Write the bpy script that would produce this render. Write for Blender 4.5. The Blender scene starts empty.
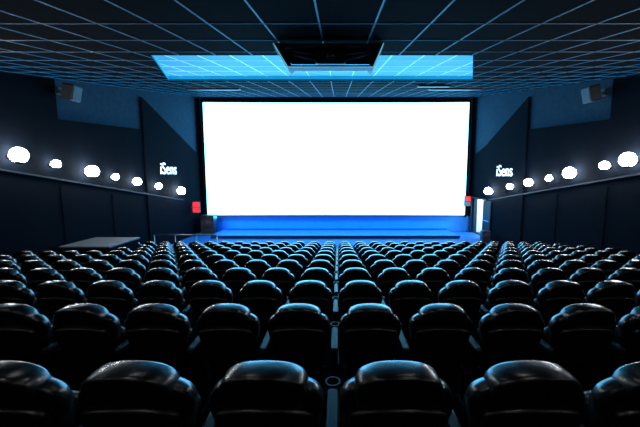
import bpy, bmesh, math, random
from mathutils import Vector, Matrix
random.seed(4)
sc=bpy.context.scene
sc.view_settings.view_transform='Standard'
D=bpy.data

# ---------------- materials ----------------
def mat(name,col,rough=.6,metal=0,spec=.5,emit=None,es=0,noise=0,nscale=20,bump=0,coat=0):
    m=D.materials.new(name); m.use_nodes=True
    nt=m.node_tree; b=nt.nodes['Principled BSDF']
    b.inputs['Base Color'].default_value=(*col,1)
    b.inputs['Roughness'].default_value=rough
    b.inputs['Metallic'].default_value=metal
    b.inputs['Specular IOR Level'].default_value=spec
    b.inputs['Coat Weight'].default_value=coat
    b.inputs['Coat Roughness'].default_value=.12
    if emit:
        b.inputs['Emission Color'].default_value=(*emit,1)
        b.inputs['Emission Strength'].default_value=es
    if noise or bump:
        tc=nt.nodes.new('ShaderNodeTexCoord')
        n=nt.nodes.new('ShaderNodeTexNoise'); n.inputs['Scale'].default_value=nscale; n.inputs['Detail'].default_value=4
        nt.links.new(tc.outputs['Object'],n.inputs['Vector'])
        if noise:
            r=nt.nodes.new('ShaderNodeValToRGB')
            r.color_ramp.elements[0].position=.3; r.color_ramp.elements[1].position=.7
            r.color_ramp.elements[0].color=(*[c*(1-noise) for c in col],1)
            r.color_ramp.elements[1].color=(*[min(1,c*(1+noise)) for c in col],1)
            nt.links.new(n.outputs['Fac'],r.inputs['Fac']); nt.links.new(r.outputs['Color'],b.inputs['Base Color'])
        if bump:
            bp=nt.nodes.new('ShaderNodeBump'); bp.inputs['Strength'].default_value=bump; bp.inputs['Distance'].default_value=.01
            nt.links.new(n.outputs['Fac'],bp.inputs['Height']); nt.links.new(bp.outputs['Normal'],b.inputs['Normal'])
    return m
M=dict(
 leather=mat('black_leather',(.003,.003,.0032),.27,spec=.6,bump=.08,nscale=30),
 shell=mat('black_plastic_shell',(.003,.003,.0035),.30,spec=.5),
 arm=mat('armrest_plastic',(.012,.015,.018),.35),
 metal=mat('dark_metal',(.05,.05,.055),.4,metal=.8),
 ceil=mat('ceiling_tile_black',(.0016,.0032,.0055),.9,spec=.01,noise=.3,nscale=1.3),
 coffer=mat('ceiling_painted_glow',(.06,.40,.6),.6,spec=.3,noise=.15,nscale=1.2,emit=(.004,.40,.78),es=.5),  # bright ceiling band painted in as cyan colour and glow, not a lamp
 bar=mat('ceiling_tbar',(.014,.18,.33),.5,spec=.1),
 bar_glow=mat('painted_glow_bar',(.5,.85,.95),.4,emit=(.2,.8,1),es=.4),  # lit copy of the ceiling bars, cyan glow painted in
 wall_hi=mat('wall_fabric_blue',(.020,.042,.062),.9,spec=.03,noise=.15,nscale=6,bump=.2),
 wall_lo=mat('wall_fabric_dark',(.0030,.0042,.0068),.9,spec=.02,noise=.2,nscale=6,bump=.2),
 trim=mat('trim_dark',(.010,.013,.018),.6,spec=.1),
 carpet=mat('carpet_dark',(.003,.004,.006),.95,spec=.05,noise=.4,nscale=60),
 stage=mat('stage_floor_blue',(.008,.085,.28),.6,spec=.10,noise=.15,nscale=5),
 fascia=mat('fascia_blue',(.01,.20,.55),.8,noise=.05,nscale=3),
 mask=mat('screen_masking',(.006,.006,.008),.9,spec=.05),
 screen=mat('projection_screen',(.8,.8,.8),.9,emit=(.145,.6,1),es=6.8),
 lamp=mat('lamp_globe',(1,1,1),.5,emit=(.82,.92,1),es=85),
 lampm=mat('lamp_metal',(.06,.06,.07),.35,metal=.9),
 down=mat('added_fill_glow',(1,1,1),.5,emit=(.96,.98,1),es=60),  # emission for the added fill downlights
 black=mat('black_satin',(.010,.010,.012),.4),
 grille=mat('speaker_grille',(.02,.02,.022),.6,bump=.6,nscale=150),
 white=mat('white_paint',(.6,.72,.78),.6),
 grey=mat('light_grey_top',(.040,.050,.058),.6,noise=.1,nscale=8),
 letter=mat('sign_letter',(.9,.9,.9),.5,emit=(.85,.93,1),es=.9),
 red=mat('exit_red',(.8,.02,.03),.4,emit=(1,.03,.06),es=.7),
 green=mat('exit_panel',(.02,.04,.05),.4,emit=(.4,.5,.6),es=.25),
 glass=mat('lens_glass',(.02,.05,.08),.05,spec=1,coat=1),
 steel=mat('rail_steel',(.25,.26,.28),.3,metal=1),
)
# ---------------- mesh helper ----------------
class MB:
    def __init__(s): s.v=[];s.f=[];s.m=[];s.sm=[];s.mats=[]
    def mi(s,k):
        if k not in s.mats: s.mats.append(k)
        return s.mats.index(k)
    def add(s,vs,fs,k,smooth=False):
        o=len(s.v); s.v+= [tuple(v) for v in vs]; i=s.mi(k)
        for f in fs: s.f.append([a+o for a in f]); s.m.append(i); s.sm.append(smooth)
    def box(s,x0,x1,y0,y1,z0,z1,k,bev=0,mtx=None):
        if bev:
            bm=bmesh.new(); bmesh.ops.create_cube(bm,size=1)
            for v in bm.verts: v.co=Vector(((x0+x1)/2+v.co.x*(x1-x0),(y0+y1)/2+v.co.y*(y1-y0),(z0+z1)/2+v.co.z*(z1-z0)))
            bmesh.ops.bevel(bm,geom=bm.edges[:],offset=bev,segments=2,affect='EDGES',profile=.5)
            bm.verts.index_update()
            vs=[v.co.copy() for v in bm.verts]; fs=[[v.index for v in f.verts] for f in bm.faces]; bm.free()
        else:
            vs=[Vector(p) for p in [(x0,y0,z0),(x1,y0,z0),(x1,y1,z0),(x0,y1,z0),(x0,y0,z1),(x1,y0,z1),(x1,y1,z1),(x0,y1,z1)]]
            fs=[(0,3,2,1),(4,5,6,7),(0,1,5,4),(1,2,6,5),(2,3,7,6),(3,0,4,7)]
        if mtx: vs=[mtx@v for v in vs]
        s.add(vs,fs,k)
    def cyl(s,p0,p1,r0,r1,k,n=16,cap=True):
        p0=Vector(p0);p1=Vector(p1);d=(p1-p0).normalized()
        a=d.orthogonal().normalized();b=d.cross(a)
        vs=[];fs=[]
        for p,r in((p0,r0),(p1,r1)):
            for i in range(n):
                t=2*math.pi*i/n; vs.append(p+a*math.cos(t)*r+b*math.sin(t)*r)
        for i in range(n): fs.append((i,(i+1)%n,n+(i+1)%n,n+i))
        if cap: fs.append(tuple(range(n))[::-1]); fs.append(tuple(range(n,2*n)))
        s.add(vs,fs,k,True)
    def sphere(s,c,r,k,sy=1,n=20,m=12):
        vs=[];fs=[]
        for j in range(m+1):
            ph=math.pi*j/m
            for i in range(n):
                t=2*math.pi*i/n
                vs.append((c[0]+r*math.sin(ph)*math.cos(t),c[1]+r*math.sin(ph)*math.sin(t)*sy,c[2]+r*math.cos(ph)))
        for j in range(m):
            for i in range(n): fs.append((j*n+i,(j+1)*n+i,(j+1)*n+(i+1)%n,j*n+(i+1)%n))
        s.add(vs,fs,k,True)
    def pillow(s,outline,thick,k,pos,e=.45,lv=10,curve=0):
        n=len(outline); cx=sum(p[0] for p in outline)/n; cz=sum(p[1] for p in outline)/n
        vs=[];fs=[]
        for j in range(lv+1):
            ph=math.pi*(j+.02 if j==0 else (j-.02 if j==lv else j))/lv
            c=math.cos(ph); y=-math.copysign(abs(c)**e,c)*thick/2
            sc_=max(.001,abs(math.sin(ph)))**e
            for (x,z) in outline:
                X=cx+(x-cx)*sc_; Z=cz+(z-cz)*sc_
                vs.append(pos(X,y+curve*X*X,Z))
        for j in range(lv):
            for i in range(n): fs.append((j*n+i,j*n+(i+1)%n,(j+1)*n+(i+1)%n,(j+1)*n+i))
        fs.append(tuple(range(n))[::-1]); fs.append(tuple(range(lv*n,lv*n+n)))
        s.add(vs,fs,k,True)
    def mesh(s,name):
        me=D.meshes.new(name); me.from_pydata(s.v,[],s.f)
        for k in s.mats: me.materials.append(M[k])
        me.polygons.foreach_set('material_index',s.m); me.polygons.foreach_set('use_smooth',s.sm)
        bm=bmesh.new(); bm.from_mesh(me); bmesh.ops.recalc_face_normals(bm,faces=bm.faces); bm.to_mesh(me); bm.free()
        me.update(); return me
    def obj(s,name,loc=(0,0,0),rot=(0,0,0),parent=None):
        o=D.objects.new(name,s.mesh(name)); o.location=loc; o.rotation_euler=rot
        sc.collection.objects.link(o)
        if parent: o.parent=parent
        return o
def spline(pts,per=3):
    out=[];n=len(pts)
    for i in range(n):
        p0,p1,p2,p3=[pts[(i+j-1)%n] for j in range(4)]
        for q in range(per):
            t=q/per
            out.append(tuple(.5*((2*p1[a])+(-p0[a]+p2[a])*t+(2*p0[a]-5*p1[a]+4*p2[a]-p3[a])*t*t+(-p0[a]+3*p1[a]-3*p2[a]+p3[a])*t**3) for a in(0,1)))
    return out
def mirror(half):
    return half+[(-x,z) for x,z in half[::-1] if x>1e-6]

# ---------------- room dims ----------------
XL,XR=-8.7,8.45
YB,YS=-2.6,21.2
YF=YS+.45
CZ0,CK=4.65,.173
cz=lambda y:CZ0+CK*y
NROW=11; Y0=1.36; PIT=1.125; RISE=.165
rowfloor=lambda i:RISE*(NROW-1-i)+(.05 if i==0 else 0)

# ---------------- floor ----------------
m=MB()
m.box(XL,XR,YB,Y0-.35,-.3,rowfloor(-1),'carpet')
m.box(XL,XR,Y0-.35,Y0-.22+PIT,-.3,rowfloor(0),'carpet')
for i in range(1,NROW-1):
    a=Y0-.22+PIT*i
    m.box(XL,XR,a,a+PIT,-.3,rowfloor(i),'carpet')
m.box(XL,XR,Y0-.22+PIT*(NROW-1),15.0,-.3,0,'carpet')
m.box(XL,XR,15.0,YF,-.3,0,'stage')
m.obj('floor')

# ---------------- walls ----------------
def sidewall(name,x,sgn,door=None):
    m=MB()
    xo=x+sgn*.2
    def prism(poly,xa,xb,k):
        n=len(poly)
        vs=[(xa,y,z) for y,z in poly]+[(xb,y,z) for y,z in poly]
        fs=[tuple(range(n)),tuple(range(n,2*n))[::-1]]+[(i,(i+1)%n,n+(i+1)%n,n+i) for i in range(n)]
        m.add(vs,fs,k)
    if door:
        a,b,h=door
        prism([(YB,-.3),(a,-.3),(a,cz(a)),(YB,cz(YB))],x,xo,'wall_hi')
        prism([(a,h),(b,h),(b,cz(b)),(a,cz(a))],x,xo,'wall_hi')
        prism([(b,-.3),(YF,-.3),(YF,cz(YF)),(b,cz(b))],x,xo,'wall_hi')
    else:
        prism([(YB,-.3),(YF,-.3),(YF,cz(YF)),(YB,cz(YB))],x,xo,'wall_hi')
    xi=x-sgn*.06
    ye=door[0] if door else YF
    prism([(YB,-.3),(15.1,-.3),(15.1,5.55),(10.6,5.25),(10.6,6.45),(3,5.1),(YB,4.1)],x,xi,'wall_lo')
    # projecting darker panel block beside the screen (stands further off the wall)
    xj=x-sgn*.12
    if door:
        prism([(15.12,-.3),(ye-.08,-.3),(ye-.08,5.35),(15.12,6.95)],x,xj,'wall_lo')
        prism([(ye-.08,2.2),(YS-.3,2.2),(YS-.3,4.8),(ye-.08,5.33)],x,xi,'wall_lo')
    else:
        prism([(15.12,-.3),(YS-.3,-.3),(YS-.3,4.8),(15.12,6.95)],x,xj,'wall_lo')
    # shallow wedge panels in the lower dark zone, angled towards the screen
    for k in range(5):
        y0=3.4+k*2.35; y1=y0+2.2
        zt0=5.0-.149*y0-.25; zt1=5.0-.149*y1-.25; zb=.9-.149*(y0-10)
        xw=x-sgn*.06; xd=x-sgn*.08
        vs=[(xd,y0,zb),(xw,y1,zb),(xw,y1,zt1),(xd,y0,zt0),(xw,y0,zb),(xw,y0,zt0)]
        m.add(vs,[(0,1,2,3),(0,3,5,4),(3,2,5),(0,4,1)],'wall_lo')
    m.obj(name)
DOOR=(19.0,20.7,2.15)
sidewall('wall_left',XL,-1)
sidewall('wall_right',XR,1,DOOR)
m=MB(); m.box(XL-.2,XR+.2,YB-.2,YB,-.3,cz(YB)+.3,'wall_lo'); m.obj('wall_back')
m=MB(); m.box(XL-.2,XR+.2,YF,YF+.2,-.3,cz(YF)+.3,'wall_hi'); m.obj('wall_front')
for nm,x,s in(('trim_1',XL,1),('trim_2',XR,-1)):
    m=MB(); ys=[2,18.6]
    f=lambda y:5.38-.149*y-.42
    xa,xb=x+s*.06,x+s*.13
    vs=[]
    for y in ys:
        z=f(y); vs+=[(xa,y,z-.04),(xb,y,z-.03),(xb,y,z+.02),(xa,y,z+.02)]
    m.add(vs,[(0,1,2,3),(7,6,5,4),(0,4,5,1),(1,5,6,2),(2,6,7,3),(3,7,4,0)],'trim'); m.obj(nm)

# ---------------- ceiling with raised coffer, its bright band painted as glow ----------------
CY0,CY1=6.75,11.5
cl=lambda y:-3.6-.42*(y-CY0); cr=lambda y:2.6+.39*(y-CY0)
UP=.14
m=MB()
def cq(p,dz,k):
    vs=[(x,y,cz(y)+dz) for x,y in p]; vs2=[(x,y,cz(y)+dz+.05) for x,y in p]
    m.add(vs+vs2,[(0,1,2,3),(7,6,5,4),(0,4,5,1),(1,5,6,2),(2,6,7,3),(3,7,4,0)],k)
cq([(XL-.2,YB-.2),(XR+.2,YB-.2),(XR+.2,CY0),(XL-.2,CY0)],0,'ceil')
cq([(XL-.2,CY1),(XR+.2,CY1),(XR+.2,YF+.2),(XL-.2,YF+.2)],0,'ceil')
cq([(XL-.2,CY0),(cl(CY0),CY0),(cl(CY1),CY1),(XL-.2,CY1)],0,'ceil')
cq([(cr(CY0),CY0),(XR+.2,CY0),(XR+.2,CY1),(cr(CY1),CY1)],0,'ceil')
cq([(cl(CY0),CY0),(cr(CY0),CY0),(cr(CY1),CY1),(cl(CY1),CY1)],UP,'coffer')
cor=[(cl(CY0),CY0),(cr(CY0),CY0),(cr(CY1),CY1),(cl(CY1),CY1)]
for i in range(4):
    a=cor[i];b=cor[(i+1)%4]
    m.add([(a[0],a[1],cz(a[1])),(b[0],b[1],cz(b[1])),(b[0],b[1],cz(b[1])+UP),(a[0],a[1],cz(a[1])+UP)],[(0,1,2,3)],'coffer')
m.obj('ceiling')
m=MB()
W=.0115
def lbar(x,y0,y1,dz,k):
    vs=[]
    w=.014 if k=='bar_glow' else W
    for y in(y0,y1):
        z=cz(y)+dz; vs+=[(x-w,y,z-.008),(x+w,y,z-.008),(x+w,y,z+.01),(x-w,y,z+.01)]
    m.add(vs,[(0,1,2,3),(7,6,5,4),(0,4,5,1),(1,5,6,2),(2,6,7,3),(3,7,4,0)],k)
def tbar(y,x0,x1,dz,k):
    m.box(x0,x1,y-W,y+W,cz(y)+dz-.010,cz(y)+dz+.01,k)
TX=.7;TY=.95
x=-.235-TX*12
while x<XR:
    if x>XL+.05:
        iv=None
        if cl(CY1)<x<cr(CY1):
            a=CY0
            if x<cl(CY0): a=CY0+(cl(CY0)-x)/.42
            if x>cr(CY0): a=CY0+(x-cr(CY0))/.39
            iv=(a,CY1)
        if iv:
            lbar(x,YB,iv[0],0,'bar'); lbar(x,iv[0],iv[1],UP,'bar_glow'); lbar(x,iv[1],YS,0,'bar')
        else: lbar(x,YB,YS,0,'bar')
    x+=TX
y=YB+.4
while y<YS:
    if CY0<y<CY1:
        tbar(y,XL+.05,cl(y),0,'bar'); tbar(y,cl(y),cr(y),UP,'bar_glow'); tbar(y,cr(y),XR-.05,0,'bar')
    else: tbar(y,XL+.05,XR-.05,0,'bar')
    y+=TY
m.obj('ceiling_grid')

# ---------------- screen ----------------
SX0,SX1,SZ0,SZ1=-8.26,8.02,1.05,7.98
def scurve(x):
    u=(x-(SX0+SX1)/2)/((SX1-SX0)/2); return -.12*u*u
m=MB(); N=24
vs=[];fs=[]
for i in range(N+1):
    x=SX0+(SX1-SX0)*i/N
    for z in(SZ0,SZ1): vs.append((x,YS+scurve(x),z))
    for z in(SZ1,SZ0): vs.append((x,YS+scurve(x)+.05,z))
for i in range(N):
    a=4*i;b=4*i+4
    fs+=[(a,b,b+1,a+1)]
m.add(vs,fs,'screen',True)
m.add(vs,[(4*i+j,4*i+4+j,4*i+4+(j+1)%4,4*i+(j+1)%4) for i in range(N) for j in(1,2,3)],'mask')
m.box(SX0-.10,SX0,YS-.2,YS-.02,SZ0-.12,8.12,'mask'); m.box(SX1,SX1+.10,YS-.2,YS-.02,SZ0-.12,8.12,'mask')
m.box(SX0-.10,SX1+.10,YS-.02,YS+.1,SZ1,8.12,'mask'); m.box(SX0,SX1,YS-.12,YS+.1,SZ0-.06,SZ0,'mask')
m.obj('projection_screen')
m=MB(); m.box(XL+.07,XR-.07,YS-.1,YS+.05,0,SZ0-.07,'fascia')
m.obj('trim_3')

# ---------------- seats ----------------
def armrest(m,x):
    m.box(x-.03,x+.03,.06,.46,.60,.65,'arm',.015)
    m.box(x-.025,x+.025,.10,.34,.0,.60,'shell',.01)
    n=14
    c=(x,.52,.63)
    for r0,r1,z0,z1 in((.045,.045,.57,.65),(.036,.036,.65,.58)):
        m.cyl((c[0],c[1],z0),(c[0],c[1],z1),r0,r1,'arm',n,cap=False)
    vs=[]
    for r in(.045,.036):
        for i in range(n):
            t=2*math.pi*i/n; vs.append((c[0]+r*math.cos(t),c[1]+r*math.sin(t),.65))
    m.add(vs,[(i,(i+1)%n,n+(i+1)%n,n+i) for i in range(n)],'arm'); m.cyl((c[0],c[1],.57),(c[0],c[1],.58),.045,.045,'arm',n)
def seatmesh(name,last=False):
    m=MB()
    lean=lambda z:-.20*(z-1.0)
    pos=lambda x,y,z:Vector((x,y+lean(z)+.02,z))
    body=spline(mirror([(0,.26),(.11,.262),(.165,.29),(.185,.42),(.212,.58),(.238,.70),(.253,.78),(.250,.835),(.226,.885),(.16,.925),(.08,.938),(0,.94)]),3)
    m.pillow(body,.11,'leather',lambda x,y,z:pos(x,y+.065,z),e=.34,lv=12,curve=.35)
    panel=spline(mirror([(0,.27),(.10,.272),(.145,.30),(.163,.44),(.187,.58),(.210,.70),(.218,.755),(.20,.80),(.1,.825),(0,.83)]),3)
    m.pillow(panel,.045,'shell',lambda x,y,z:pos(x,y+.002,z),e=.25,lv=8,curve=.35)
    # hooded headrest cap: crescent wrapped over the top of the back
    head=spline(mirror([(0,.922),(.08,.912),(.14,.882),(.172,.850),(.190,.860),(.190,.905),(.170,.955),(.125,.987),(.065,1.003),(0,1.007)]),4)
    m.pillow(head,.150,'leather',lambda x,y,z:pos(x,y+.045,z),e=.34,lv=12,curve=.5)
    cush=spline(mirror([(0,0),(.13,0),(.19,.02),(.20,.1),(.20,.30),(.185,.35),(.12,.37),(0,.375)]),3)
    th=math.radians(76)
    m.pillow(cush,.11,'leather',lambda x,y,z:Vector((x,.27+z*math.cos(th)*.6-y*math.sin(th),.36+z*math.sin(th)+y*math.cos(th))),e=.5,lv=8)
    m.cyl((-.27,.26,.36),(.27,.26,.36),.022,.022,'metal',10)
    armrest(m,-.29)
    m.box(-.33,-.25,.06,.42,0,.02,'metal')
    if last:
        armrest(m,.29); m.box(.25,.33,.06,.42,0,.02,'metal')
    return m.mesh(name)
SM=seatmesh('cinema_seat_mesh'); SML=seatmesh('cinema_seat_end_mesh',True)
SP=.58
for i in range(NROW):
    for n in range(-14,14):
        X=.261+SP*n
        if i in(7,8,9) and X<-6.6: continue
        o=D.objects.new('cinema_seat',SML if n==13 else SM)
        o.location=(X,Y0+PIT*i-(.09 if i==0 else 0),rowfloor(i)); sc.collection.objects.link(o)

# ---------------- wall lamps ----------------
def lamp(x,s,y,r):
    z=5.38-.149*y
    m=MB()
    m.cyl((0,0,-r*.2),(s*.03,0,-r*.2),.07,.07,'lampm',18)
    m.cyl((s*.03,0,-r*.2),(s*(.06+r),0,-r*1.1),.015,.015,'lampm',10)
    m.cyl((s*(.06+r),0,-r*1.15),(s*(.06+r),0,-r*.85),r*.3,r*.55,'lampm',18)
    m.sphere((s*(.06+r),0,0),r,'lamp')
    m.obj('wall_lamp',(x+s*(.125 if y>15 else .07),y,z))
for y,r in((8.9,.20),(10.15,.12),(11.5,.20),(12.8,.12),(14.1,.16),(15.7,.14),(17.8,.20)): lamp(XL,1,y,r)
for y,r in((9.5,.20),(10.4,.13),(11.85,.20),(13.1,.12),(14.4,.17),(15.9,.14),(18.0,.20)): lamp(XR,-1,y,r)
for y,r in((3.2,.12),(5.1,.09),(7.0,.12)): lamp(XL,1,y,r); lamp(XR,-1,y,r)

# ---------------- surround speakers ----------------
def speaker(x,s,y,z):
    m=MB()
    m.box(-.04,.04,-.15,.15,-.1,.12,'metal',.01,Matrix.Translation((s*.04,0,0)))
    m.cyl((s*.05,0,0),(s*.25,0,-.02),.03,.03,'metal',10)
    mt=Matrix.Translation((s*.40,0,-.03))@Matrix.Rotation(s*math.radians(14),4,'Y')
    m.box(-.17,.17,-.2,.2,-.24,.24,'black',.03,mt)
    m.box(s*.17-.012,s*.17+.012,-.16,.16,-.2,.2,'grille',.005,mt)
    m.box(-.14,.14,-.212,-.198,-.2,.2,'grille',.004,mt)
    m.obj('surround_speaker',(x,y,z))
speaker(XL+.07,1,10.7,6.1); speaker(XR-.07,-1,10.9,6.1)

# ---------------- ceiling projector housing ----------------
m=MB()
ya,yb=5.55,5.95
zt=cz(ya)-.02; zb=zt-.36
def frame(pts,y0,y1,k):
    vs=[(x,y0,z) for x,z in pts]+[(x,y1,z) for x,z in pts]
    n=len(pts)
    m.add(vs,[tuple(range(n)),tuple(range(n,2*n))[::-1]]+[(i,(i+1)%n,n+(i+1)%n,n+i) for i in range(n)],k)
frame([(-1.02,zt),(-.94,zt),(-.74,zb+.04),(-.80,zb)],ya,yb,'black')
frame([(.72,zt),(.64,zt),(.50,zb+.04),(.56,zb)],ya,yb,'black')
frame([(-.80,zb),(-.74,zb+.03),(.50,zb+.03),(.56,zb)],ya,ya+.2,'black')
frame([(-1.02,zt),(.72,zt),(.72,zt-.04),(-1.02,zt-.04)],ya,yb,'black')
frame([(-.96,zt-.02),(.66,zt-.02),(.54,zb+.16),(-.78,zb+.16)],yb-.05,yb-.02,'wall_hi')
m.box(-.36,.12,ya+.04,yb-.06,zb+.07,zb+.27,'arm',.03)
m.cyl((-.12,ya+.05,zb+.17),(-.12,ya-.05,zb+.17),.075,.07,'black',20)
m.cyl((-.12,ya-.03,zb+.17),(-.12,ya-.052,zb+.17),.055,.055,'glass',20)
for s0,s1 in((-.36,-.86),(.12,.60)):
    m.cyl((s0,ya+.1,zb+.14),(s1,ya+.1,zt-.10),.02,.02,'steel',8)
    m.cyl((s0,ya+.1,zb+.22),(s1,ya+.1,zt-.06),.012,.012,'steel',8)
for dx in(-.9,.6): m.box(dx-.02,dx+.02,ya+.2,ya+.24,zt-.1,cz(ya)+.04,'metal')
def edge(p,q): m.cyl((p[0],ya-.005,p[1]),(q[0],ya-.005,q[1]),.008,.008,'bar_glow',8)  # cyan rim light painted on as glowing edges
P=[(-1.02,zt),(.72,zt),(.56,zb),(-.80,zb)]
edge(P[1],P[2]); edge(P[2],P[3]); edge(P[3],P[0])
m.obj('ceiling_projector_housing')

# ---------------- small ceiling fixtures ----------------
def fixture(x,y,w,d,name,k='arm'):
    m=MB(); 
    m.box(-w/2,w/2,-d/2,d/2,-.05,0,'black',.01); m.box(-w/2+.03,w/2-.03,-d/2+.03,d/2-.03,-.06,-.045,k,.004)
    m.obj(name,(x,y,cz(y)-.02),(math.atan(CK),0,0))
for x in(-5.2,4.9): fixture(x,14.5,2.2,.35,'ceiling_air_vent','metal')
fixture(3.6,13,1.2,.3,'ceiling_air_vent','metal')
for yy in(.2,-1.9,2.6):  # out-of-view downlights, added as neutral fill for the seat backs
    for xx in(-6.3,-3.9,-1.4,1.1,3.6,6.1):
        m=MB()
        m.cyl((0,0,-.03),(0,0,.02),.11,.10,'white',24)
        m.cyl((0,0,-.034),(0,0,-.031),.08,.08,'down',24)
        m.obj('added_fill_downlight',(xx,yy,cz(yy)-.01),(math.atan(CK),0,0))

# ---------------- signs ----------------
def text(s,x,y,z,rz,size):
    c=D.curves.new('wall_lettering','FONT'); c.body=s; c.size=size; c.extrude=.012; c.align_x='CENTER'; c.align_y='CENTER'
    o=D.objects.new('tmp',c); sc.collection.objects.link(o)
    bpy.context.view_layer.update()
    me=D.meshes.new_from_object(o.evaluated_get(bpy.context.evaluated_depsgraph_get()))
    D.objects.remove(o); me.materials.clear(); me.materials.append(M['letter'])
    o=D.objects.new('wall_lettering_sign',me); o.location=(x,y,z); o.rotation_euler=(math.pi/2,0,rz); sc.collection.objects.link(o)
text('iSens',XL+.135,17.1,3.85,math.pi/2,.82)
text('iSens',XR-.135,16.9,3.75,-math.pi/2,.82)
def exitsign(x,s,y,z,low):
    m=MB()
    m.box(-.05,.05,-.02,.02,-.05,.05,'metal',.005,Matrix.Translation((-s*.27,0,0)))
    m.box(-.22,.22,-.03,.03,-.32,.32,'black',.01)
    m.box(-.19,.19,-.036,-.03,.02,.3,'red'); m.box(-.19,.19,-.036,-.03,-.3,-.02,low)
    m.obj('exit_sign',(x,y,z))
exitsign(XL+.46,1,19.4,1.7,'red'); exitsign(XR-.36,-1,20.86,1.95,'green')

# ---------------- right doorway with lit corridor ----------------
a,b,h=DOOR
m=MB()
xo=XR+.21
m.box(xo,xo+2,a-.3,b+.3,-.1,0,'grey'); m.box(xo+2,xo+2.1,a-.3,b+.3,0,2.7,'white')
m.box(xo,xo+2,b+.3,b+.4,0,2.7,'white'); m.box(xo,xo+2,a-.4,a-.3,0,2.7,'white'); m.box(xo,xo+2,a-.4,b+.4,2.7,2.8,'white')
m.obj('exit_corridor')
ld=D.lights.new('corridor_light','AREA'); ld.energy=220; ld.color=(.7,.92,1); ld.size=1.2
lo=D.objects.new('corridor_light',ld); lo.location=(xo+1,(a+b)/2,2.6); sc.collection.objects.link(lo)
m=MB()
for y0,y1 in((a-.07,a),(b,b+.06)): m.box(XR-.2,XR-.13,y0,y1,0,h+.08,'trim')
m.box(XR-.2,XR-.13,a,b,h,h+.08,'trim')
m.box(XR-.2,XR-.15,a-.95,a-.09,.02,h-.02,'trim',.01)
m.box(XR-.24,XR-.2,a-.85,a-.2,1.0,1.05,'steel')
m.obj('door_1')

# ---------------- subwoofer, rail, plinth ----------------
def sub(x,y,s=1):
    m=MB(); m.box(-.4*s,.4*s,-.3*s,.3*s,0.04,1.15*s,'black',.03)
    m.box(-.35*s,.35*s,-.315*s,-.295*s,.1,1.1*s,'grille',.008)
    for dx in(-.3,.3):
        for dy in(-.2,.2): m.cyl((dx*s,dy*s,0),(dx*s,dy*s,.05),.03,.03,'metal',10)
    m.cyl((0,-.33*s,.6*s),(0,-.31*s,.6*s),.26*s,.28*s,'grille',24)
    m.obj('subwoofer_desk_cabinet',(x,y,0))
sub(-7.9,20.3,1.0); sub(7.85,17.6,.55)  # the second, smaller cabinet stands for a small desk
m=MB()
m.box(XL+.12,-7.05,10.15,11.65,rowfloor(9),1.30,'wall_lo')
m.box(XL+.12,-7.0,10.1,11.7,1.30,1.36,'grey',.015)
m.obj('entrance_plinth')
def rail(x0,x1,y,z0,h):
    m=MB()
    n=max(2,int((x1-x0)/.8)+1)
    for i in range(n):
        x=x0+(x1-x0)*i/(n-1); m.cyl((x,y,z0),(x,y,z0+h),.02,.02,'steel',10); m.cyl((x,y,z0),(x,y,z0+.01),.05,.05,'steel',12)
    m.cyl((x0,y,z0+h),(x1,y,z0+h),.028,.028,'steel',12); m.cyl((x0,y,z0+h*.55),(x1,y,z0+h*.55),.015,.015,'steel',10)
    m.obj('handrail')
rail(-7.9,-5.2,14.2,0,1.0)
m=MB()
m.box(-7.2,6.9,18.7,YS-.14,0,.16,'stage',.01); m.box(-7.22,6.92,18.66,18.7,.10,.165,'stage')
m.obj('stage_platform')

m=MB(); m.box(-7,6.8,YS-.42,YS-.32,.165,.24,'stage',.01); m.obj('added_wash_bar')  # bar added to go with the invented blue wash
def area(name,loc,rx,sx,sy,e,col):
    ld=D.lights.new(name,'AREA'); ld.shape='RECTANGLE'; ld.size=sx; ld.size_y=sy; ld.energy=e; ld.color=col
    lo=D.objects.new(name,ld); lo.location=loc; lo.rotation_euler=(rx,0,0); sc.collection.objects.link(lo)
area('added_fascia_fill',(0,YS-.5,.32),math.radians(100),14,.1,70,(.02,.35,1))  # added blue fill thrown at the fascia
area('added_floor_fill',(0,YS-.3,.95),math.radians(-50),15,.08,520,(.01,.30,1))  # added blue fill thrown down onto the stage floor

w=D.worlds.new('world'); sc.world=w; w.use_nodes=True
w.node_tree.nodes['Background'].inputs[0].default_value=(.01,.02,.03,1); w.node_tree.nodes['Background'].inputs[1].default_value=.2
c=D.cameras.new('camera'); c.sensor_width=36; c.lens=335/640*36; c.shift_x=-18/640; c.clip_start=.05
co=D.objects.new('camera',c); co.location=(0,0,3.51); co.rotation_euler=(math.radians(90-6.39),0,0)
sc.collection.objects.link(co); sc.camera=co
